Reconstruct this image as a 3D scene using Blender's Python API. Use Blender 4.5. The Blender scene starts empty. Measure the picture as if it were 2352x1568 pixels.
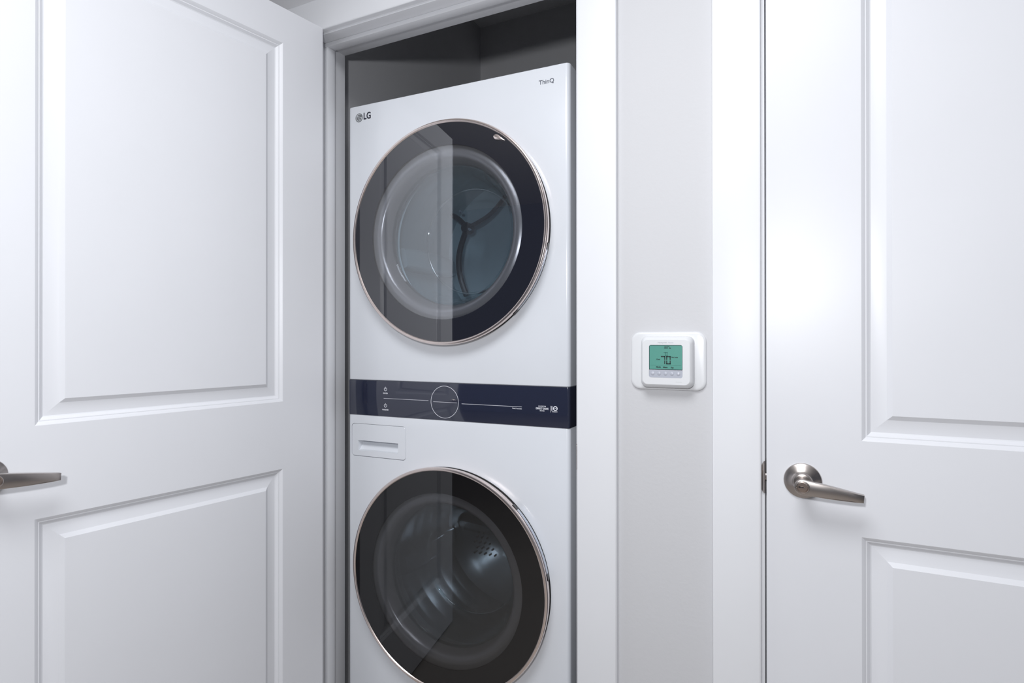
import bpy, bmesh, math
from mathutils import Vector, Matrix

# ------------------------------------------------------------------ camera
scene = bpy.context.scene
COL = scene.collection
YAW, PITCH, ROLL = (math.radians(a) for a in (26.4372, 0.1258, -0.0342))
CAM = Vector((0.0, -1.2319, 1.2104))
fw = Vector((-math.sin(YAW) * math.cos(PITCH), math.cos(YAW) * math.cos(PITCH), math.sin(PITCH)))
rt = Vector((math.cos(YAW), math.sin(YAW), 0))
up = rt.cross(fw)
rt, up = rt * math.cos(ROLL) + up * math.sin(ROLL), up * math.cos(ROLL) - rt * math.sin(ROLL)
cd = bpy.data.cameras.new('camera')
cd.sensor_width = 36
cd.lens = 36 * 1350 / 2352
cd.shift_y = -8.5 / 2352
cd.clip_start = 0.02
cam = bpy.data.objects.new('camera', cd)
m = Matrix((rt, up, -fw)).transposed().to_4x4()
m.translation = CAM
cam.matrix_world = m
COL.objects.link(cam)
scene.camera = cam

# ------------------------------------------------------------------ world, lights, exposure
wd = bpy.data.worlds.new('world')
wd.use_nodes = True
wd.node_tree.nodes['Background'].inputs[0].default_value = (0.52, 0.56, 0.68, 1)
wd.node_tree.nodes['Background'].inputs[1].default_value = 0.13
scene.world = wd
vs = scene.view_settings
vs.view_transform = 'Standard'
vs.look = 'None'
vs.gamma = 1
vs.exposure = 0.30
vs.use_curve_mapping = False

# the photographer's flash on the camera's shoe, a little behind and above the lens
fl = bpy.data.lights.new('camera_flash_offscreen', 'POINT')
fl.energy = 35.0
fl.shadow_soft_size = 0.04
fl.color = (0.97, 0.98, 1.0)
flo = bpy.data.objects.new('camera_flash_offscreen', fl)
flo.location = (-0.08, -1.43, 1.42)
COL.objects.link(flo)

# the hallway's ceiling light
cl = bpy.data.lights.new('ceiling_lamp_offscreen', 'AREA')
cl.shape = 'DISK'
cl.size = 1.0
cl.energy = 26.0
cl.color = (0.96, 0.975, 1.0)
clo = bpy.data.objects.new('ceiling_lamp_offscreen', cl)
clo.location = (-0.30, -1.30, 2.545)
COL.objects.link(clo)

# ------------------------------------------------------------------ measured places (metres)
XJL, XJR, ZH = -1.231, -0.453, 2.0587          # closet opening: jamb faces and head
CW, CT, REV = 0.0894, 0.015, 0.006             # casing width, thickness, reveal
CEIL = 2.603
YB, XCL, XCRW = 1.0588, -1.2956, -0.40         # closet back, left and right wall
XD2, W2 = -0.0652, 0.762                       # second door: edge, width
WT = 0.118                                     # wall thickness


# ------------------------------------------------------------------ helpers
def mark_sharp(me, ang=32):
    bm = bmesh.new()
    bm.from_mesh(me)
    for f in bm.faces:
        f.smooth = True
    for e in bm.edges:
        e.smooth = not (len(e.link_faces) == 2 and e.calc_face_angle(0) > math.radians(ang))
    bm.to_mesh(me)
    bm.free()


def obj(name, bm, mat, parent=None, loc=None, sharp=32):
    me = bpy.data.meshes.new(name)
    bmesh.ops.recalc_face_normals(bm, faces=bm.faces)
    bm.to_mesh(me)
    bm.free()
    mark_sharp(me, sharp)
    me.materials.append(mat)
    o = bpy.data.objects.new(name, me)
    COL.objects.link(o)
    if parent is not None:
        o.parent = parent
    if loc is not None:
        o.location = loc
    return o


def tag(o, label, cat=None, kind=None, group=None):
    o['label'] = label
    if cat:
        o['category'] = cat
    if kind:
        o['kind'] = kind
    if group:
        o['group'] = group
    return o


def struct(o, label=None):
    o['kind'] = 'structure'
    if label:
        o['label'] = label
    return o


def box(bm, x0, x1, y0, y1, z0, z1):
    r = bmesh.ops.create_cube(bm, size=1)
    for v in r['verts']:
        v.co = Vector((x0 + (v.co.x + .5) * (x1 - x0), y0 + (v.co.y + .5) * (y1 - y0), z0 + (v.co.z + .5) * (z1 - z0)))
    return r['verts']


def boxes(*bs, bevel=0, seg=2):
    bm = bmesh.new()
    for b in bs:
        box(bm, *b)
    if bevel:
        bmesh.ops.bevel(bm, geom=list(bm.edges), offset=bevel, segments=seg, profile=0.5, affect='EDGES')
    return bm


def lathe(profile, seg=128, closed=False, cx=0.0, cz=0.0, a0=0.0, a1=360.0):
    """profile of (radius, y) turned about the local y axis through (cx, cz)"""
    bm = bmesh.new()
    full = abs(a1 - a0 - 360) < 1e-6
    n = seg if full else seg + 1
    rings = []
    for r, y in profile:
        if r < 1e-6:
            rings.append([bm.verts.new((cx, y, cz))])
        else:
            rings.append([bm.verts.new((cx + r * math.cos(math.radians(a0 + (a1 - a0) * k / seg)), y,
                                        cz + r * math.sin(math.radians(a0 + (a1 - a0) * k / seg)))) for k in range(n)])
    pairs = list(zip(rings[:-1], rings[1:]))
    if closed:
        pairs.append((rings[-1], rings[0]))
    for A, B in pairs:
        for k in range(seg):
            k2 = (k + 1) % n
            if len(A) == 1 and len(B) == 1:
                continue
            if len(A) == 1:
                bm.faces.new((A[0], B[k], B[k2]))
            elif len(B) == 1:
                bm.faces.new((A[k], A[k2], B[0]))
            else:
                bm.faces.new((A[k], A[k2], B[k2], B[k]))
    if closed and not full:
        bm.faces.new([R[0] for R in rings])
        bm.faces.new([R[-1] for R in rings])
    return bm


def rrect(w, h, r, n=8):
    pts = []
    r = min(r, w / 2 - 1e-5, h / 2 - 1e-5)
    for cx, cz, a in ((w / 2 - r, h / 2 - r, 0), (-w / 2 + r, h / 2 - r, 90), (-w / 2 + r, -h / 2 + r, 180), (w / 2 - r, -h / 2 + r, 270)):
        for k in range(n + 1):
            t = math.radians(a + 90 * k / n)
            pts.append((cx + r * math.cos(t), cz + r * math.sin(t)))
    return pts


def loft(loops, cx=0.0, cz=0.0, cap0=True, cap1=True):
    """loops: (w, h, r, y[, dx, dz]) rounded rectangles joined one after the other"""
    bm = bmesh.new()
    rings = []
    for L in loops:
        dx, dz = (L[4], L[5]) if len(L) > 4 else (0, 0)
        rings.append([bm.verts.new((cx + dx + x, L[3], cz + dz + z)) for x, z in rrect(*L[:3])])
    n = len(rings[0])
    for A, B in zip(rings[:-1], rings[1:]):
        for k in range(n):
            bm.faces.new((A[k], A[(k + 1) % n], B[(k + 1) % n], B[k]))
    if cap0:
        bm.faces.new(rings[0])
    if cap1:
        bm.faces.new(rings[-1])
    return bm


def extrude_poly(pts, y0, y1, bevel=0.0, seg=2):
    bm = bmesh.new()
    A = [bm.verts.new((x, y0, z)) for x, z in pts]
    f = bm.faces.new(A)
    r = bmesh.ops.extrude_face_region(bm, geom=[f])
    vs_ = [v for v in r['geom'] if isinstance(v, bmesh.types.BMVert)]
    for v in vs_:
        v.co.y = y1
    if bevel:
        bmesh.ops.recalc_face_normals(bm, faces=bm.faces)
        es = [e for e in bm.edges if abs(e.verts[0].co.y - e.verts[1].co.y) < 1e-7]
        bmesh.ops.bevel(bm, geom=es, offset=bevel, segments=seg, profile=0.5, affect='EDGES')
    return bm


def arc_pts(r0, r1, a0, a1, n=32, cx=0, cz=0):
    out = [(cx + r1 * math.cos(math.radians(a0 + (a1 - a0) * k / n)), cz + r1 * math.sin(math.radians(a0 + (a1 - a0) * k / n))) for k in range(n + 1)]
    inn = [(cx + r0 * math.cos(math.radians(a0 + (a1 - a0) * k / n)), cz + r0 * math.sin(math.radians(a0 + (a1 - a0) * k / n))) for k in range(n, -1, -1)]
    return out + inn


def flat_polys(polys, y0, y1):
    bm = bmesh.new()
    for pts in polys:
        A = [bm.verts.new((x, y0, z)) for x, z in pts]
        B = [bm.verts.new((x, y1, z)) for x, z in pts]
        bm.faces.new(A)
        bm.faces.new(B[::-1])
        n = len(pts)
        for k in range(n):
            bm.faces.new((A[k], A[(k + 1) % n], B[(k + 1) % n], B[k]))
    return bm


def rect_pts(x0, x1, z0, z1):
    return [(x0, z0), (x1, z0), (x1, z1), (x0, z1)]


def text(name, body, size, x, z, y, parent, mat, sx=1.0, bold=0.0, align='CENTER', spacing=1.0, thick=0.0002):
    cu = bpy.data.curves.new(name, 'FONT')
    cu.body = body
    cu.size = size
    cu.align_x = align
    cu.align_y = 'CENTER'
    cu.offset = bold
    cu.extrude = thick
    cu.space_character = spacing
    cu.resolution_u = 4
    t = bpy.data.objects.new(name, cu)
    COL.objects.link(t)
    dg = bpy.context.evaluated_depsgraph_get()
    me = bpy.data.meshes.new_from_object(t.evaluated_get(dg))
    bpy.data.objects.remove(t)
    bpy.data.curves.remove(cu)
    me.transform(Matrix.Translation((x, y, z)) @ Matrix.Rotation(math.radians(90), 4, 'X') @ Matrix.Diagonal((sx, 1, 1, 1)))
    me.name = name
    me.materials.clear()
    me.materials.append(mat)
    o = bpy.data.objects.new(name, me)
    COL.objects.link(o)
    o.parent = parent
    return o


def cut(o, bm):
    """boolean difference, applied at once; the cutter is thrown away"""
    me = bpy.data.meshes.new('cutter')
    bmesh.ops.recalc_face_normals(bm, faces=bm.faces)
    bm.to_mesh(me)
    bm.free()
    c = bpy.data.objects.new('cutter', me)
    COL.objects.link(c)
    md = o.modifiers.new('cut', 'BOOLEAN')
    md.operation = 'DIFFERENCE'
    md.solver = 'EXACT'
    md.object = c
    pw, o.parent = o.parent, None
    bpy.context.view_layer.update()
    dg = bpy.context.evaluated_depsgraph_get()
    nm = bpy.data.meshes.new_from_object(o.evaluated_get(dg))
    o.modifiers.clear()
    o.data = nm
    o.parent = pw
    mark_sharp(nm, 25)
    bpy.data.objects.remove(c)


# ------------------------------------------------------------------ materials
def P(name, col, rough=0.5, metal=0.0, coat=0.0, spec=0.5, bump=None, var=None, emit=None):
    mt = bpy.data.materials.new(name)
    mt.use_nodes = True
    nt = mt.node_tree
    b = nt.nodes['Principled BSDF']
    b.inputs['Base Color'].default_value = (*col, 1)
    b.inputs['Roughness'].default_value = rough
    b.inputs['Metallic'].default_value = metal
    b.inputs['Coat Weight'].default_value = coat
    b.inputs['Coat Roughness'].default_value = 0.04
    b.inputs['Specular IOR Level'].default_value = spec
    if emit:
        b.inputs['Emission Color'].default_value = (*col, 1)
        b.inputs['Emission Strength'].default_value = emit
    tc = nt.nodes.new('ShaderNodeTexCoord')
    if bump:
        n = nt.nodes.new('ShaderNodeTexNoise')
        n.inputs['Scale'].default_value = bump[0]
        n.inputs['Detail'].default_value = 3
        bp = nt.nodes.new('ShaderNodeBump')
        bp.inputs['Strength'].default_value = bump[1]
        bp.inputs['Distance'].default_value = bump[2]
        nt.links.new(tc.outputs['Object'], n.inputs['Vector'])
        nt.links.new(n.outputs['Fac'], bp.inputs['Height'])
        nt.links.new(bp.outputs['Normal'], b.inputs['Normal'])
    v = var or (6.0, 0.02)
    n2 = nt.nodes.new('ShaderNodeTexNoise')
    n2.inputs['Scale'].default_value = v[0]
    n2.inputs['Detail'].default_value = 4
    hs = nt.nodes.new('ShaderNodeMix')
    hs.data_type = 'RGBA'
    hs.inputs[6].default_value = (*[c * (1 - v[1]) for c in col], 1)
    hs.inputs[7].default_value = (*[min(1, c * (1 + v[1])) for c in col], 1)
    nt.links.new(tc.outputs['Object'], n2.inputs['Vector'])
    nt.links.new(n2.outputs['Fac'], hs.inputs[0])
    nt.links.new(hs.outputs[2], b.inputs['Base Color'])
    return mt


def glass(name, tint, refl_ior, frit=None, frit_col=(0.006, 0.007, 0.014)):
    """pane: mirror-like reflection by Fresnel over a tinted see-through body;
    frit = (r_clear, r_solid, cx, cz): printed border that fades in towards the rim"""
    mt = bpy.data.materials.new(name)
    mt.use_nodes = True
    nt = mt.node_tree
    nt.nodes.clear()
    out = nt.nodes.new('ShaderNodeOutputMaterial')
    lw = nt.nodes.new('ShaderNodeLayerWeight')          # Schlick's curve, the same from both sides of the pane
    pw_ = nt.nodes.new('ShaderNodeMath')
    pw_.operation = 'POWER'
    pw_.inputs[1].default_value = 5
    nt.links.new(lw.outputs['Facing'], pw_.inputs[0])
    f0 = ((refl_ior - 1) / (refl_ior + 1)) ** 2
    fr = nt.nodes.new('ShaderNodeMath')
    fr.operation = 'MULTIPLY_ADD'
    fr.inputs[1].default_value = 1 - f0
    fr.inputs[2].default_value = f0
    nt.links.new(pw_.outputs[0], fr.inputs[0])
    gl = nt.nodes.new('ShaderNodeBsdfGlossy')
    gl.inputs['Roughness'].default_value = 0.0
    gl.inputs['Color'].default_value = (1, 1, 1, 1)
    tr = nt.nodes.new('ShaderNodeBsdfTransparent')
    tr.inputs['Color'].default_value = (*tint, 1)
    body = tr
    if frit:
        tc = nt.nodes.new('ShaderNodeTexCoord')
        sp = nt.nodes.new('ShaderNodeSeparateXYZ')
        nt.links.new(tc.outputs['Object'], sp.inputs[0])
        cb = nt.nodes.new('ShaderNodeCombineXYZ')
        for i, (ax, c) in enumerate((('X', frit[2]), ('Z', frit[3]))):
            s = nt.nodes.new('ShaderNodeMath')
            s.operation = 'SUBTRACT'
            s.inputs[1].default_value = c
            nt.links.new(sp.outputs[ax], s.inputs[0])
            nt.links.new(s.outputs[0], cb.inputs[i])
        ln = nt.nodes.new('ShaderNodeVectorMath')
        ln.operation = 'LENGTH'
        nt.links.new(cb.outputs[0], ln.inputs[0])
        mr = nt.nodes.new('ShaderNodeMapRange')
        mr.interpolation_type = 'SMOOTHSTEP'
        mr.inputs['From Min'].default_value = frit[0]
        mr.inputs['From Max'].default_value = frit[1]
        nt.links.new(ln.outputs['Value'], mr.inputs['Value'])
        df = nt.nodes.new('ShaderNodeBsdfDiffuse')
        df.inputs['Color'].default_value = (*frit_col, 1)
        mx = nt.nodes.new('ShaderNodeMixShader')
        nt.links.new(mr.outputs[0], mx.inputs[0])
        nt.links.new(tr.outputs[0], mx.inputs[1])
        nt.links.new(df.outputs[0], mx.inputs[2])
        body = mx
    mix = nt.nodes.new('ShaderNodeMixShader')
    nt.links.new(fr.outputs[0], mix.inputs[0])
    nt.links.new(body.outputs[0], mix.inputs[1])
    nt.links.new(gl.outputs[0], mix.inputs[2])
    nt.links.new(mix.outputs[0], out.inputs[0])
    return mt


M = dict(
    trim=P('trim_paint', (0.725, 0.735, 0.765), 0.40, spec=0.35, bump=(180, 0.06, 0.0006)),
    door=P('door_paint', (0.70, 0.71, 0.745), 0.36, spec=0.4, bump=(220, 0.05, 0.0005)),
    wall=P('wall_paint', (0.56, 0.563, 0.583), 0.62, bump=(130, 0.22, 0.0012), var=(3, 0.015)),
    closet=P('closet_paint', (0.56, 0.563, 0.583), 0.7, bump=(130, 0.2, 0.0012)),
    ceil=P('ceiling_paint', (0.78, 0.78, 0.79), 0.8),
    floor=P('floor_wood', (0.36, 0.33, 0.30), 0.6, var=(2, 0.2)),
    enamel=P('white_enamel', (0.705, 0.73, 0.775), 0.20, coat=0.10),
    panel=P('navy_glossy_panel', (0.016, 0.020, 0.042), 0.06, spec=0.6, coat=0.8),
    rim=P('champagne_metal', (0.80, 0.70, 0.66), 0.20, metal=1.0),
    gasket=P('black_rubber', (0.006, 0.006, 0.008), 0.6),
    chrome=P('silver_plastic', (0.62, 0.66, 0.74), 0.22, metal=0.7),
    ring_d=P('satin_grey_door_ring', (0.25, 0.24, 0.24), 0.27, metal=0.5),
    ring_w=P('satin_brown_grey_door_ring', (0.25, 0.24, 0.24), 0.27, metal=0.5),
    drum_d=P('grey_painted_drum', (0.34, 0.42, 0.46), 0.35, metal=0.2),
    drum_w=P('stainless_drum', (0.50, 0.51, 0.53), 0.24, metal=0.9),
    seal=P('grey_seal', (0.05, 0.05, 0.055), 0.7),
    mark=P('faint_grey_mark', (0.58, 0.60, 0.61), 0.4),
    black=P('black_plastic', (0.01, 0.01, 0.012), 0.35),
    seam=P('seam_grey', (0.34, 0.35, 0.38), 0.6),
    dark_print=P('dark_print', (0.015, 0.016, 0.03), 0.4),
    grey_print=P('grey_print', (0.10, 0.11, 0.14), 0.4),
    logo=P('logo_grey', (0.17, 0.18, 0.19), 0.35),
    white_print=P('white_print', (0.85, 0.86, 0.92), 0.5),
    plastic=P('white_plastic', (0.675, 0.685, 0.705), 0.30),
    nickel=P('satin_nickel', (0.48, 0.44, 0.42), 0.27, metal=1.0),
    nickel_dark=P('satin_nickel_face', (0.48, 0.44, 0.42), 0.27, metal=1.0),
    brass=P('pale_key_brass', (0.72, 0.58, 0.50), 0.22, metal=1.0),
    lcd=P('green_lcd', (0.098, 0.295, 0.245), 0.25, var=(20, 0.06)),
    lcd_edge=P('lcd_edge', (0.01, 0.035, 0.04), 0.4),
    lcd_ink=P('lcd_ink', (0.002, 0.012, 0.012), 0.4),
    lcd_pale=P('lcd_pale_ink', (0.03, 0.14, 0.12), 0.4),
    keys=P('grey_keys', (0.40, 0.42, 0.48), 0.35),
    lamp=P('lamp_glass', (0.9, 0.9, 0.9), 0.5),
    pane_d=glass('smoked_door_glass', (0.90, 0.92, 0.95), 2.15, (0.2285, 0.2300, 0, 0)),
    pane_w=glass('black_door_glass', (0.66, 0.67, 0.69), 1.65, (0.2285, 0.2300, 0, 0), (0.003, 0.003, 0.004)),
    bowl=glass('clear_bowl_glass', (0.86, 0.93, 0.94), 1.5),
    bowl_edge=glass('bowl_edge_glass', (0.80, 0.88, 0.89), 2.2),
)

# ------------------------------------------------------------------ the setting
o = obj('floor', boxes((-3.2, 3.0, -4.2, YB + .12, -0.06, 0.0)), M['floor'])
struct(o, 'dark brown floor of hallway and closet')
o = obj('ceiling', boxes((-3.2, 3.0, -4.2, YB + .12, CEIL, CEIL + 0.06)), M['ceil'])
struct(o, 'flat white painted ceiling')

XO0, XO1 = XJL - 0.02, XJR + 0.02                 # rough openings hidden by the jambs
XP0, XP1 = XD2 - 0.003 - 0.02, XD2 + W2 + 0.003 + 0.02
bm = boxes((-3.2, XO0, 0, WT, 0, CEIL), (XO1, XP0, 0, WT, 0, CEIL), (XP1, 2.4, 0, WT, 0, CEIL),
           (XO0, XO1, 0, WT, ZH + 0.02, CEIL), (XP0, XP1, 0, WT, ZH + 0.02, CEIL))
struct(obj('wall_front', bm, M['wall']), 'light grey painted hallway wall with door openings')
struct(obj('wall_closet_left', boxes((XCL - .1, XCL, WT, YB, 0, CEIL)), M['closet']), 'grey closet side wall')
struct(obj('wall_closet_back', boxes((XCL - .1, XCRW + .1, YB, YB + .1, 0, CEIL)), M['closet']), 'grey closet back wall above the dryer')
struct(obj('wall_closet_right', boxes((XCRW, XCRW + .1, WT, YB, 0, CEIL)), M['closet']), 'grey closet side wall')
struct(obj('baseboard_left', boxes((XCL, XCL + .012, WT, YB, 0, 0.105), bevel=.002), M['trim']), 'white baseboard inside closet')
struct(obj('baseboard_back', boxes((XCL + .012, XCRW, YB - .012, YB, 0, 0.105), bevel=.002), M['trim']), 'white baseboard at back of closet')
struct(obj('baseboard_front', boxes((XJR + REV + CW, XP0 + .02 - REV - CW, -.012, 0, 0, 0.105), bevel=.002), M['trim']), 'white baseboard between the two doorways')
wf = [(.79, 2.71, -4.12, -4.05, .0, .08), (.79, 2.71, -4.12, -4.05, 2.16, 2.24), (.79, .86, -4.12, -4.05, .08, 2.16), (2.64, 2.71, -4.12, -4.05, .08, 2.16), (1.72, 1.78, -4.11, -4.06, .08, 2.16)]
w1 = struct(obj('added_window_1', boxes(*wf, bevel=.004), M['trim']), 'added white full-height window frame, unlit and out of view')  # invented frame, first added to account for a daylight lamp; unlit and unseen
# room behind a closed door
struct(obj('wall_back_room', boxes((XP0 - .1, XP1 + .1, WT + .05, WT + .1, 0, CEIL)), M['closet']), 'wall closing the space behind door')


def casing(name, b, label):
    bm = boxes(b)
    es = [e for e in bm.edges if (abs(e.verts[0].co.y - b[2]) < 1e-6 and abs(e.verts[1].co.y - b[2]) < 1e-6)]
    bmesh.ops.bevel(bm, geom=es, offset=0.0035, segments=3, profile=0.5, affect='EDGES')
    return struct(obj(name, bm, M['trim'], sharp=50), label)


zc0 = ZH + REV
casing('trim_1', (XJL - REV - CW, XJR + REV + CW, -CT, 0.001, zc0, zc0 + CW), 'flat white head casing over closet opening')
casing('trim_2', (XJR + REV, XJR + REV + CW, -CT, 0.001, 0, zc0), 'flat white side casing between closet and thermostat')
casing('trim_3', (XJL - REV - CW, XJL - REV, -CT, 0.001, 0, zc0), 'flat white side casing behind the open door')
XJ2L, XJ2R = XD2 - 0.003, XD2 + W2 + 0.003
casing('trim_4', (XJ2L - REV - CW, XJ2L - REV, -CT, 0.001, 0, zc0), 'flat white side casing left of the closed door')
casing('trim_5', (XJ2R + REV, XJ2R + REV + CW, -CT, 0.001, 0, zc0), 'flat white side casing right of the closed door')
casing('trim_6', (XJ2L - REV - CW, XJ2R + REV + CW, -CT, 0.001, zc0, zc0 + CW), 'flat white head casing over the closed door')

# closet jambs with their stops
YS0, YS1, YJ = 0.0375, 0.0669, 0.121
jl = struct(obj('trim_7', boxes((XJL - .02, XJL, 0, YJ, 0, ZH + .02), bevel=.001), M['trim']), 'white closet jamb on the hinge side')
obj('door_stop', boxes((XJL, XJL + .012, YS0, YS1, 0, ZH - .012), bevel=.0015), M['trim'], jl)
jr = struct(obj('trim_8', boxes((XJR, XJR + .02, 0, YJ, 0, ZH + .02), bevel=.001), M['trim']), 'white closet jamb with strike plate')
obj('door_stop', boxes((XJR - .012, XJR, YS0, YS1, 0, ZH - .012), bevel=.0015), M['trim'], jr)
jh = struct(obj('trim_9', boxes((XJL, XJR, 0, YJ, ZH, ZH + .02), bevel=.001), M['trim']), 'white closet head jamb')
obj('door_stop', boxes((XJL, XJR, YS0, YS1, ZH - .012, ZH), bevel=.0015), M['trim'], jh)
# jambs of the closed door
j2 = struct(obj('trim_10', boxes((XJ2L - .02, XJ2L, 0, WT, 0, ZH + .02), bevel=.001), M['trim']), 'white jamb beside the closed door')
obj('door_stop', boxes((XJ2L, XJ2L + .012, .0365, .07, 0, ZH)), M['trim'], j2)
j3 = struct(obj('trim_11', boxes((XJ2R, XJ2R + .02, 0, WT, 0, ZH + .02), bevel=.001), M['trim']), 'white jamb on the far side of closed door')
obj('door_stop', boxes((XJ2R - .012, XJ2R, .0365, .07, 0, ZH)), M['trim'], j3)
j4 = struct(obj('trim_12', boxes((XJ2L, XJ2R, 0, WT, ZH, ZH + .02), bevel=.001), M['trim']), 'white head jamb over closed door')


def strike(parent, x, sgn, z, h):
    """metal plate let into the jamb with a lip that curls out over its edge"""
    bm = bmesh.new()
    pts = [(0.030, 0.0), (0.004, 0.0), (-0.0015, 0.0008), (-0.0045, 0.0028), (-0.0062, 0.0056)]   # (y, outwards from opening)
    hh = [h / 2, h / 2, h / 2, h * .46, h * .36]
    th = 0.0013
    f, b = [], []
    for (y, d), q in zip(pts, hh):
        f.append((bm.verts.new((x + sgn * (d - 0.0006) - sgn * 0, y, z - q)), bm.verts.new((x + sgn * (d - 0.0006), y, z + q))))
        b.append((bm.verts.new((x + sgn * (d + th - 0.0006), y + .0004, z - q)), bm.verts.new((x + sgn * (d + th - 0.0006), y + .0004, z + q))))
    for A in (f, b):
        for p, q in zip(A[:-1], A[1:]):
            bm.faces.new((p[0], p[1], q[1], q[0]))
    for i in (0, 1):
        for k in range(len(f) - 1):
            bm.faces.new((f[k][i], f[k + 1][i], b[k + 1][i], b[k][i]))
    bm.faces.new((f[-1][0], f[-1][1], b[-1][1], b[-1][0]))
    bm.faces.new((f[0][0], f[0][1], b[0][1], b[0][0]))
    return obj('strike_plate', bm, M['nickel'], parent)


strike(jr, XJR, 1, 0.950, 0.056)
strike(j2, XJ2L, -1, 0.9445, 0.062)
obj('latch_bolt', boxes((XJ2L - .001, XD2 + .001, 0.006, 0.016, 0.938, 0.950), bevel=.001), M['nickel'], j2)

# ------------------------------------------------------------------ doors
PROF = [(0, 0), (0.0018, 0.0011), (0.0068, 0.0058), (0.0086, 0.0060), (0.0138, 0.0108), (0.0160, 0.0118), (0.0180, 0.0116), (0.0395, 0.0064), (0.0475, 0.0008)]


def make_door(name, w, z0, z1, panels, th=0.035):
    """slab with sunk mouldings; local x along the door, face towards -y"""
    bm = bmesh.new()
    xs = sorted({0, w, *[p[0] for p in panels], *[p[1] for p in panels]})
    zs = sorted({z0, z1, *[p[2] for p in panels], *[p[3] for p in panels]})
    for side in (0, 1):
        yb, sg = (0, 1) if side == 0 else (th, -1)
        grid = {(i, j): bm.verts.new((x, yb, z)) for i, x in enumerate(xs) for j, z in enumerate(zs)}
        for i in range(len(xs) - 1):
            for j in range(len(zs) - 1):
                cx_, cz_ = (xs[i] + xs[i + 1]) / 2, (zs[j] + zs[j + 1]) / 2
                if any(p[0] < cx_ < p[1] and p[2] < cz_ < p[3] for p in panels):
                    continue
                bm.faces.new((grid[i, j], grid[i + 1, j], grid[i + 1, j + 1], grid[i, j + 1]))
        for p in panels:
            prev = None
            for off, d in PROF:
                ring = [bm.verts.new((x, yb + sg * d, z)) for x, z in rect_pts(p[0] + off, p[1] - off, p[2] + off, p[3] - off)]
                if prev:
                    for k in range(4):
                        bm.faces.new((prev[k], prev[(k + 1) % 4], ring[(k + 1) % 4], ring[k]))
                prev = ring
            if side == 1:
                bm.faces.new(prev)
            else:
                # seat behind the raised field, which is a piece of its own
                bm.faces.new([bm.verts.new(v.co + Vector((0, .0012, 0))) for v in prev])
    f = [(0, 0), (w, 0), (w, th), (0, th)]
    lo = [bm.verts.new((x, y, z0)) for x, y in f]
    hi = [bm.verts.new((x, y, z1)) for x, y in f]
    for k in (1, 3):
        bm.faces.new((lo[k], lo[(k + 1) % 4], hi[(k + 1) % 4], hi[k]))
    bm.faces.new(lo)
    bm.faces.new(hi)
    bmesh.ops.remove_doubles(bm, verts=bm.verts, dist=1e-6)
    d = obj(name, bm, M['door'], sharp=12)
    for p in panels:
        off, dep = PROF[-1]
        obj('panel', boxes((p[0] + off, p[1] - off, dep, dep + .0011, p[2] + off, p[3] - off)), M['door'], d)
    return d


def make_lever(parent, x, z, droop):
    """rosette, hub and lever that points along +x; face of door at y = 0"""
    ros = lathe([(0, 0.0), (.0325, 0.0), (.0327, -.0022), (.0318, -.0040), (.0270, -.0068), (.0200, -.0098), (.0165, -.0128), (.0152, -.0150), (.0150, -.0175), (.0128, -.0182), (.0122, -.0165), (0, -.0165)], 64)
    pts = []
    R = 0.0135
    for k in range(17):
        a = math.radians(90 + 180 * k / 16)
        pts.append((R * math.cos(a), R * math.sin(a)))
    L = 0.0960
    n = 10
    low = [(L * t, -R + (R - .0066) * t ** 1.0 - droop * (t ** 1.05) - .0012 * math.sin(math.pi * t)) for t in [k / n for k in range(1, n + 1)]]
    top = [(L * t, R - (R - .0064) * t - droop * (t ** 1.05) + .0006 * math.sin(math.pi * t)) for t in [k / n for k in range(n, 0, -1)]]
    low[-1] = (L - .0012, low[-1][1])
    pts += low + top
    bm = extrude_poly(pts, -.0585, -.0465, 0.0011, 2)
    # subdivide along the length so the blade can bend back towards the door at its tip
    for v in bm.verts:
        t = max(0.0, v.co.x / L)
        v.co.y += 0.0030 * t * t + (0.0022 if t > .84 else 0.0) * (t - .84) / .16 - (0.0 if v.co.y < -.05 else 0.0)
    blade = obj('door_handle', bm, M['nickel_dark'], parent, (x, 0, z))
    obj('rosette', ros, M['nickel'], blade)
    obj('hub', lathe([(0, -.012), (.0113, -.012), (.0113, -.044), (.0128, -.0475), (0, -.0475)], 48), M['nickel'], blade)
    obj('lock_collar', lathe([(.0086, -.0582), (.0100, -.0600), (.0112, -.0598), (.0118, -.0580), (.0086, -.0575)], 48, closed=True), M['nickel'], blade)
    k = obj('key_cylinder', lathe([(0, -.0555), (.0083, -.0555), (.0085, -.0580), (.0078, -.0592), (0, -.0595)], 40), M['brass'], blade)
    bm = flat_polys([[(-.0066, -.0010), (-.0030, -.0002), (.0004, -.0010), (.0040, .0002), (.0044, .0012), (.0010, .0014), (-.0024, .0010), (-.0052, .0022), (-.0068, .0014)]], -.0593, -.0597)
    obj('keyhole', bm, M['black'], blade)
    return blade


# open closet door
HX, HY, DA, W1 = -1.1871, -0.0151, math.radians(98.1553), 0.770
DD = Vector((math.cos(DA), -math.sin(DA), 0))
d1 = make_door('door_1', W1, 0.012, 2.067, [(W1 - .6411, W1 - .1233, 1.0498, 1.9753), (W1 - .6411, W1 - .1233, 0.235, 0.8764)])
d1.location = Vector((HX, HY, 0)) + DD * W1
d1.rotation_euler = (0, 0, math.pi - DA)
struct(d1, 'open white two-panel closet door with lever handle')
make_lever(d1, W1 - .7125, 0.968, 0.0095)
for hz in (0.25, 1.05, 1.85):
    obj('hinge', lathe([(0, -.045), (.006, -.045), (.006, .045), (0, .045)], 20), M['nickel'], d1, (W1 + .004, .037, hz)).rotation_euler = (math.pi / 2, 0, 0)

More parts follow.
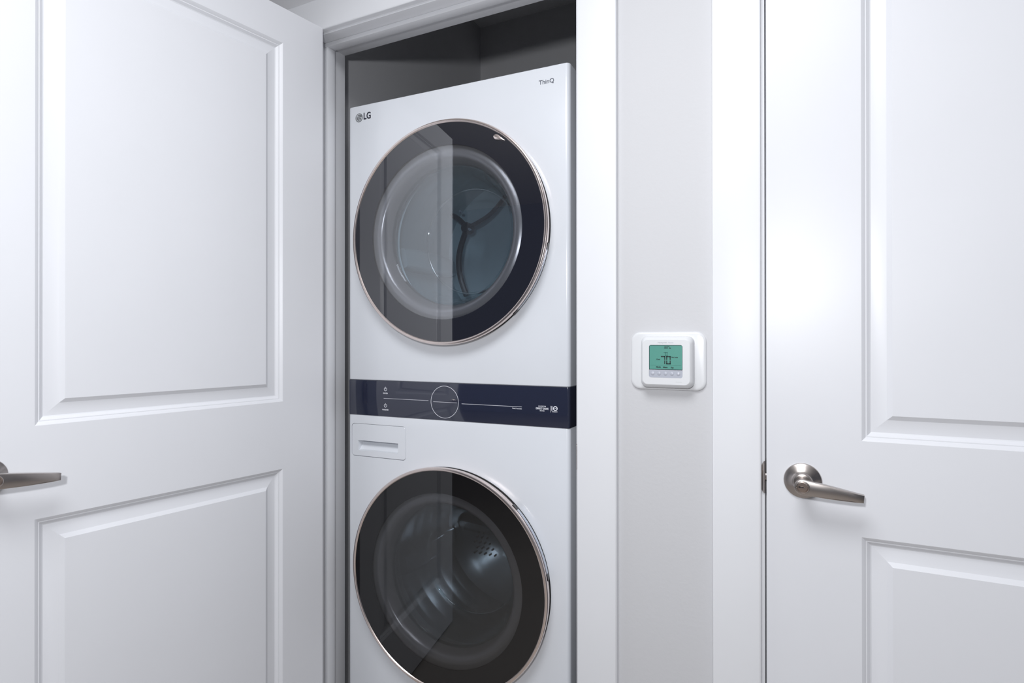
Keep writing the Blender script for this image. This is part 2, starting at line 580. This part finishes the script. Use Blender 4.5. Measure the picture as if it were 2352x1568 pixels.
# closed second door
d2 = make_door('door_2', W2, 0.012, ZH - .003, [(.0924 - XD2, W2 - (.0924 - XD2), 1.0259, 1.9514), (.0924 - XD2, W2 - (.0924 - XD2), 0.211, 0.8525)])
d2.location = (XD2, 0, 0)
struct(d2, 'closed white two-panel door with keyed lever handle')
make_lever(d2, -0.003 - XD2, 0.9446, 0.0115)

# ------------------------------------------------------------------ laundry tower
TW, TD, TH = 0.683, 0.775, 1.8873
ZB, ZP = 1.0927, 0.9919
tower = bpy.data.objects.new('laundry_tower', None)
COL.objects.link(tower)
tower.location = (-1.1945, 0.0948, 0)
tower.rotation_euler = (0, 0, math.radians(1.5229))
tag(tower, 'white stacked laundry tower with dryer above washer in the closet', 'laundry tower')
CX, CZD, CZW, RD = TW / 2, 1.4915, 0.575, 0.2965


def cab(name, z0, z1, mat, rad=0.011, y0=0.0, eb=0.003):
    bm = boxes((0, TW, y0, TD, z0, z1))
    ve = [e for e in bm.edges if abs(e.verts[0].co.z - e.verts[1].co.z) > .01]
    bmesh.ops.bevel(bm, geom=ve, offset=rad, segments=8, profile=0.5, affect='EDGES')
    es = [e for e in bm.edges if abs(e.verts[0].co.z - e.verts[1].co.z) < 1e-6 and len(e.link_faces) == 2 and any(abs(f.normal.z) > .9 for f in e.link_faces)]
    bmesh.ops.bevel(bm, geom=es, offset=eb, segments=3, profile=0.5, affect='EDGES')
    return obj(name, bm, mat, tower, sharp=40)


dc = cab('dryer_cabinet', ZB, TH, M['enamel'], eb=.0035)
dc['label'] = 'white upper dryer cabinet'
cut(dc, lathe([(0, -.05), (.245, -.05), (.245, .66), (0, .66)], 96, cx=CX, cz=CZD))
wc = cab('washer_cabinet', 0.02, ZP, M['enamel'], eb=.002)
wc['label'] = 'white lower washer cabinet'
cut(wc, lathe([(0, -.05), (.245, -.05), (.245, .66), (0, .66)], 96, cx=CX, cz=CZW))
DU0, DU1, DZ0, DZ1 = 0.0128, 0.2024, 0.8723, 0.9668
dcx, dcz, dw, dh = (DU0 + DU1) / 2, (DZ0 + DZ1) / 2, DU1 - DU0, DZ1 - DZ0
cut(wc, loft([(dw, dh, .010, -.02), (dw, dh, .010, .05)], dcx, dcz))
cp = cab('control_panel', ZP, ZB, M['panel'], rad=0.008, y0=-0.0012, eb=.0012)
cp['label'] = 'glossy dark navy control panel band'
for k, (fx, fy) in enumerate(((.05, .06), (TW - .05, .06), (.05, TD - .06), (TW - .05, TD - .06))):
    obj('foot', lathe([(0, -.011), (.022, -.011), (.018, .011), (0, .011)], 24), M['black'], tower, (fx, fy, .011)).rotation_euler = (-math.pi / 2, 0, 0)


def laundry_door(name, cz, pane, ringm, drumm, label, grip, dark):
    rim = obj(name, lathe([(.284, 0.003), (.2885, -.001), (.2915, -.006), (.2950, -.018), (.2970, -.0285), (.2968, -.0320), (.2952, -.0345), (.2925, -.0353), (.2895, -.0345), (.2878, -.0325), (.2872, -.028), (.284, -.024)], 192, closed=True), M['rim'], tower, (CX, 0, cz))
    rim['label'] = label
    obj('door_gasket', lathe([(.2885, .0035), (.2900, -.0030), (.2925, -.0030), (.2925, .0035)], 128, closed=True), M['gasket'], rim)
    obj('door_glass', lathe([(0, -.0335), (.2882, -.0325), (.2882, -.0290), (0, -.0298)], 128), pane, rim)
    ring = [(.286, -.002), (.268, -.006), (.248, -.0125), (.232, -.0190), (.2205, -.0245), (.2120, -.0268), (.2055, -.0255), (.2000, -.0205), (.1955, -.0120), (.1915, .0), (.1880, .014), (.1885, .024), (.22, .024), (.286, 0.012)]
    obj('door_ring', lathe(ring, 128, closed=True), ringm, rim)
    obj('glass_bowl', lathe([(.1890, .008), (.1830, .030), (.1730, .070), (.1640, .105), (.1500, .128), (.1200, .140), (.0, .147)], 96), M['bowl'], rim)
    obj('bowl_edge', lathe([(.1900, .006), (.1870, .002), (.1835, .004), (.1835, .010), (.1880, .012)], 96, closed=True), M['bowl'], rim)
    obj('bowl_rim', lathe([(.1500 + .0035 * math.cos(k * math.pi / 6), .127 + .0035 * math.sin(k * math.pi / 6)) for k in range(12)], 128, closed=True), M['bowl_edge'], rim)
    # drum seen through the bowl
    prof = [(.205, .062), (.225, .052), (.236, .060), (.240, .080)]
    for k in range(5):
        y = .11 + k * .055
        prof += [(.2405, y), (.2396, y + .006), (.2396, y + .014), (.2405, y + .020)]
    prof += [(.236, .392), (.200, .402), (.06, .394), (.0, .392)]
    dr = obj('drum', lathe(prof, 96), drumm, rim)
    for a in (20, 140, 260):
        bm = loft([(.060, .036, .012, .10), (.070, .050, .016, .16), (.070, .050, .016, .33), (.056, .030, .012, .39)])
        b = obj('drum_lifter', bm, drumm, dr)
        b.rotation_euler = (0, math.radians(a), 0)
        v = Vector((math.sin(math.radians(a)), 0, math.cos(math.radians(a)))) * .228
        b.location = v
    # grip pocket let into the rim's side
    a0, a1 = grip
    g = lathe([(.2925, -.0085), (.2945, -.0150), (.2962, -.0225), (.2974, -.0232), (.2962, -.0160), (.2942, -.0075)], 48, closed=True, a0=a0, a1=a1)
    gp = obj('grip_pocket', g, M['chrome'], rim)
    for a in (a0, a1):
        e = lathe([(.2930, -.0095), (.2967, -.0232), (.2980, -.0232), (.2945, -.0085)], 6, closed=True, a0=a - 1.6, a1=a + 1.6)
        obj('pocket_end', e, M['black'], gp)
    return rim


rd = laundry_door('dryer_door', CZD, M['pane_d'], M['ring_d'], M['drum_d'], 'round smoked glass dryer door with champagne rim', (-46, -10.5), 0)
rw = laundry_door('washer_door', CZW, M['pane_w'], M['ring_w'], M['drum_w'], 'round black glass washer door with champagne rim', (10.5, 46.5), 1)

# teardrop mark on the dryer glass beside the rim
a = math.radians(57)
pts = []
for k in range(24):
    t = k / 24 * 2 * math.pi
    s = math.cos(t)
    pts.append((.010 * s + (.016 if s > 0 else 0) * (s ** 1.0), .0064 * math.sin(t) * (1 - .75 * max(0, s))))
ca, sa = math.cos(math.radians(-27)), math.sin(math.radians(-27))
ox, oz = .1605, .2270
pts = [(ox + x * ca - z * sa, oz + x * sa + z * ca) for x, z in pts]
o = obj('door_tab', extrude_poly(pts, -.0332, -.0352, .0006), M['rim'], rd)
o['label'] = 'champagne teardrop tab at glass edge'

# invented dark hub, arms and bolts inside the dryer drum
def tube(path, r, n=10):
    bm = bmesh.new()
    rings = []
    for i, p in enumerate(path):
        p = Vector(p)
        d = (Vector(path[min(i + 1, len(path) - 1)]) - Vector(path[max(i - 1, 0)])).normalized()
        a_ = d.cross(Vector((0, 1, 0.2))).normalized()
        b_ = d.cross(a_).normalized()
        rings.append([bm.verts.new(p + (a_ * math.cos(2 * math.pi * k / n) + b_ * math.sin(2 * math.pi * k / n)) * r) for k in range(n)])
    for A, B in zip(rings[:-1], rings[1:]):
        for k in range(n):
            bm.faces.new((A[k], A[(k + 1) % n], B[(k + 1) % n], B[k]))
    bm.faces.new(rings[0])
    bm.faces.new(rings[-1][::-1])
    return bm


def curve_pts(p0, p1, bow, n=14):
    p0, p1, bow = Vector(p0), Vector(p1), Vector(bow)
    return [p0.lerp(p1, k / n) + bow * math.sin(math.pi * k / n) for k in range(n + 1)]


hubp = (-.118, .310, .079)
br = obj('added_dark_hub', lathe([(0, .292), (.013, .294), (.018, .302), (.018, .330), (0, .330)], 32, cx=hubp[0], cz=hubp[2]), M['black'], rd)
obj('added_dark_arm', tube(curve_pts(hubp, (.012, .330, .176), (.012, 0, -.010)), .0075), M['black'], br)
obj('added_dark_arm', tube(curve_pts(hubp, (-.120, .310, -.140), (-.030, 0, .0)), .0095), M['black'], br)
obj('added_dark_arm', tube(curve_pts(hubp, (-.185, .330, .130), (0, 0, .006)), .0085), M['black'], br)
for bx_, bz_ in ((-.100, .071), (-.133, .131)):
    obj('bolt', lathe([(0, .288), (.0035, .289), (.005, .296), (0, .31)], 16, cx=bx_, cz=bz_), M['chrome'], br)

# hub and ribs put in to catch highlights, and holes, in the washer drum
hb = obj('drum_hub', lathe([(.0, .355), (.022, .356), (.034, .364), (.042, .378), (.060, .386), (.085, .389), (.090, .396), (0, .396)], 64), M['drum_w'], rw)
for k in range(3):
    r = obj('drum_rib', loft([(.052, .150, .024, .394), (.046, .140, .022, .380), (.020, .110, .009, .366)], 0, .125), M['drum_w'], hb)
    r.rotation_euler = (0, math.radians(35 + 120 * k), 0)
for i in range(5):
    for j in range(5):
        x, z = -.135 + i * .019 + (j % 2) * .0095, -.085 + j * .018
        obj('drum_hole', lathe([(0, .3895), (.0032, .3900), (.0032, .3990), (0, .3990)], 10, cx=x, cz=z), M['black'], hb)

# detergent drawer with its finger pocket
pw, ph = .1430, .0325
pcx, pcz = .1058, .9020
g = .0011
bm = loft([(dw - 2 * g, dh - 2 * g, .009, .040), (dw - 2 * g, dh - 2 * g, .009, .0008), (dw - 2 * g - .0016, dh - 2 * g - .0016, .0085, 0.0)], dcx, dcz)
dr = obj('detergent_drawer', bm, M['enamel'], tower)
dr['label'] = 'white detergent drawer front with finger pocket'
bm = bmesh.new()
x0, x1, z0, z1 = pcx - pw / 2, pcx + pw / 2, pcz - ph / 2, pcz + ph / 2
A = [bm.verts.new((x, -.01, z)) for x, z in rect_pts(x0, x1, z0, z1)]
B = [bm.verts.new((x0 + .004, .006, z0 + .006)), bm.verts.new((x1 - .004, .006, z0 + .006)), bm.verts.new((x1 - .004, .026, z1 - .0005)), bm.verts.new((x0 + .004, .026, z1 - .0005))]
bm.faces.new(A)
bm.faces.new(B)
for k in range(4):
    bm.faces.new((A[k], A[(k + 1) % 4], B[(k + 1) % 4], B[k]))
cut(dr, bm)
bm = loft([(dw + .0002, dh + .0002, .0101, .010), (dw + .0002, dh + .0002, .0101, .014), (dw - 2 * g - .0002, dh - 2 * g - .0002, .0089, .014), (dw - 2 * g - .0002, dh - 2 * g - .0002, .0089, .010)], dcx, dcz, False, False)
bmesh.ops.bridge_loops(bm, edges=[e for e in bm.edges if len(e.link_faces) == 1])
obj('drawer_seam', bm, M['enamel'], dr)

# writing and marks
yf = -.0001
zl = 1.8518
lg = obj('brand_logo', flat_polys([[(.0399 + .0128 * math.cos(2 * math.pi * k / 48), zl + .0128 * math.sin(2 * math.pi * k / 48)) for k in range(48)]], .0005, -.0006), M['logo'], dc)
lx, lz = .0399, zl
bm = flat_polys([arc_pts(.0090, .0102, 55, 360, 40, lx, lz), rect_pts(lx + .0030, lx + .0100, lz - .0006, lz + .0006),
                 rect_pts(lx - .0006, lx + .0006, lz - .0048, lz + .0058), rect_pts(lx - .0006, lx + .0030, lz - .0056, lz - .0045),
                 [(lx - .0048 + .0014 * math.cos(k * math.pi / 8), lz + .0036 + .0014 * math.sin(k * math.pi / 8)) for k in range(16)]], -.0006, -.0009)
obj('logo_lines', bm, M['enamel'], lg)
text('brand_lettering', 'LG', .0265, .0690, zl + .0008, -.0005, dc, M['dark_print'], .84, .0006)
text('model_lettering', 'ThinQ', .0150, .6230, 1.8490, -.0005, dc, M['grey_print'], 1.03, .0001)

yp = -.0016
KX, KZ = .3288, 1.0413


def power(z, word):
    o = obj('power_symbol', flat_polys([arc_pts(.0040, .0050, 120, 420, 40, .1341, z), rect_pts(.1341 - .0005, .1341 + .0005, z + .0005, z + .0068)], yp + .0006, yp), M['white_print'], cp)
    text('panel_lettering', word, .0052, .1341, z - .0118, yp, cp, M['white_print'], 1.05, .00008, thick=.00015)


power(1.0690, 'DRYER')
power(1.0225, 'WASHER')
obj('dial_ring', lathe([(.0425, yp), (.0434, yp), (.0434, yp + .001), (.0425, yp + .001)], 96, closed=True, cx=KX, cz=KZ), M['white_print'], cp)
obj('panel_line', flat_polys([rect_pts(.1280, .2775, 1.0427, 1.0434), rect_pts(.2930, .3665, 1.0405, 1.0412), rect_pts(.3815, .5558, 1.0388, 1.0396)], yp + .0006, yp), M['white_print'], cp)
text('panel_lettering', '*Hold 3 seconds', .0042, .5425, 1.0344, yp, cp, M['white_print'], .95, .00006, thick=.00015)
text('panel_lettering', 'INVERTER', .0040, .6112, 1.0432, yp, cp, M['white_print'], .9, .00006, spacing=1.35, thick=.00015)
text('panel_lettering', 'DIRECT DRIVE', .0066, .6112, 1.0375, yp, cp, M['white_print'], .80, .00010, thick=.00015)
text('panel_lettering', 'MOTOR', .0034, .6112, 1.0320, yp, cp, M['white_print'], 1.0, .00006, thick=.00015)
obj('panel_line', flat_polys([rect_pts(.6327, .6332, 1.0292, 1.0455)], yp + .0006, yp), M['white_print'], cp)
obj('warranty_mark', flat_polys([rect_pts(.6362, .6380, 1.0335, 1.0452), arc_pts(.0038, .0058, 0, 360, 40, .6461, 1.0394), rect_pts(.6438, .6484, 1.0388, 1.0400)], yp + .0006, yp), M['white_print'], cp)
text('panel_lettering', 'WARRANTY', .0031, .6448, 1.0312, yp, cp, M['white_print'], .82, .00006, thick=.00015)

# ------------------------------------------------------------------ thermostat
th = bpy.data.objects.new('thermostat', None)
COL.objects.link(th)
th.location = (-0.2521, 0, 1.1652)
tag(th, 'white wall thermostat with green display on the grey wall between doorways', 'thermostat')
obj('wall_plate', loft([(.1530, .1195, .020, 0.0), (.1530, .1195, .020, -.0030), (.1505, .1170, .019, -.0050), (.1420, .1085, .016, -.0058)]), M['plastic'], th, sharp=60)
bz, bx = -.0018, .0010
body = obj('thermostat_body', loft([(.1060, .1050, .013, -.005), (.1060, .1050, .013, -.0160), (.1035, .1025, .013, -.0210), (.0965, .0935, .011, -.0265), (.0935, .0905, .010, -.0275)], bx, bz), M['plastic'], th, sharp=60)
ty = -.0275
# local screen rectangle
sx0, sx1, sz0, sz1 = -.0331, .0340, -.0172, .0331
cut(body, loft([(sx1 - sx0, sz1 - -.0333, .004, ty - .01), (sx1 - sx0, sz1 - -.0333, .004, ty + .0025)], (sx0 + sx1) / 2, (sz1 - .0333) / 2))
sc = obj('display', boxes((sx0, sx1, ty + .0012, ty + .0028, sz0, sz1)), M['lcd_edge'], th)
obj('display_field', boxes((sx0 + .0010, sx1 - .0010, ty + .0007, ty + .0014, sz0 + .0010, sz1 - .0010)), M['lcd'], sc)
ys = ty + .0005


def seg7(ch, x, z, w, h, t):
    seg = {'7': 'abc', '0': 'abcdef', '3': 'abcdg'}[ch]
    g_ = t * .18
    R = {'a': (x, x + w, z + h - t, z + h), 'd': (x, x + w, z, z + t), 'g': (x, x + w, z + h / 2 - t / 2, z + h / 2 + t / 2),
         'b': (x + w - t, x + w, z + h / 2 + g_ * 1.5, z + h - g_), 'c': (x + w - t, x + w, z + g_, z + h / 2 - g_ * 1.5),
         'f': (x, x + t, z + h / 2 + g_ * 1.5, z + h - g_), 'e': (x, x + t, z + g_, z + h / 2 - g_ * 1.5)}
    return [rect_pts(*R[s]) for s in seg]


zo = 1.1652
big = seg7('7', -.0090, -.0060, .0088, .0166, .0020) + seg7('0', .0018, -.0060, .0088, .0166, .0020)
obj('display_digits', flat_polys(big, ys + .0003, ys), M['lcd_ink'], sc)
obj('display_digits', flat_polys(seg7('7', -.0035, .0106, .0036, .0076, .0010) + seg7('0', .0008, .0106, .0038, .0076, .0010), ys + .0003, ys), M['lcd_pale'], sc)
t0 = -.0024
clk = seg7('3', t0, .0256, .0028, .0048, .0008) + seg7('3', t0 + .0040, .0256, .0028, .0048, .0008) + seg7('7', t0 + .0074, .0256, .0028, .0048, .0008)
clk += [rect_pts(t0 + .0031, t0 + .0036, .0268, .0273), rect_pts(t0 + .0031, t0 + .0036, .0286, .0291)]
obj('display_digits', flat_polys(clk, ys + .0003, ys), M['lcd_ink'], sc)
for wtxt, x, z, s in (('PM', .0094, .0266, .0026), ('Cool', -.0145, .0038, .0036), ('Fan Auto', .0186, .0082, .0034), ('Mode', -.0140, -.0118, .0040), ('Menu', .0000, -.0122, .0040), ('Fan', .0138, -.0127, .0040)):
    text('display_lettering', wtxt, s, x, z, ys, sc, M['lcd_ink'], 1.0, .00014, thick=.0001)
obj('display_line', flat_polys([rect_pts(sx0 + .003, sx1 - .003, -.0083, -.0081)], ys + .0003, ys), M['lcd_pale'], sc)
kp = obj('key_strip', loft([(sx1 - sx0 - .0004, .0155, .003, ty + .003), (sx1 - sx0 - .0004, .0155, .003, ty + .0006)], (sx0 + sx1) / 2, -.0254), M['keys'], th)
for k in range(5):
    x = -.0257 + k * .01285
    b = obj('button', lathe([(0, ty - .0003), (.0030, ty + .0000), (.0040, ty + .0006), (.0042, ty + .0012), (0, ty + .0012)], 24), M['keys'], kp, (x, 0, -.0252))
    if k in (0, 4):
        mk = [rect_pts(x - .0019, x + .0019, -.0250, -.0244)] + ([rect_pts(x - .0003, x + .0003, -.0266, -.0228)] if k else [])
        obj('button_sign', flat_polys(mk, ty - .0002, ty - .0006), M['white_print'], kp)
text('brand_lettering', 'Honeywell', .0042, -.0062, .0378, ty - .0001, th, M['seam'], 1.0, 0, thick=.0001)
text('brand_lettering', 'Home', .0042, .0108, .0378, ty - .0001, th, M['keys'], 1.0, 0, thick=.0001)

obj('model_mark', flat_polys([rect_pts(.0208, .0330, -.0418, -.0406)], ty + .0003, ty - .0002), M['mark'], th)

# ------------------------------------------------------------------ ceiling light above the hallway
lamp = bpy.data.objects.new('ceiling_light', None)
COL.objects.link(lamp)
lamp.location = (-0.30, -1.30, CEIL)
tag(lamp, 'round white flush ceiling light over the hallway', 'ceiling light')
bm = lathe([(0, 0), (.54, 0), (.54, -.030), (.52, -.040), (.52, -.030), (0, -.030)], 64)
o = obj('lamp_base', bm, M['plastic'], lamp)
o.rotation_euler = (-math.pi / 2, 0, 0)
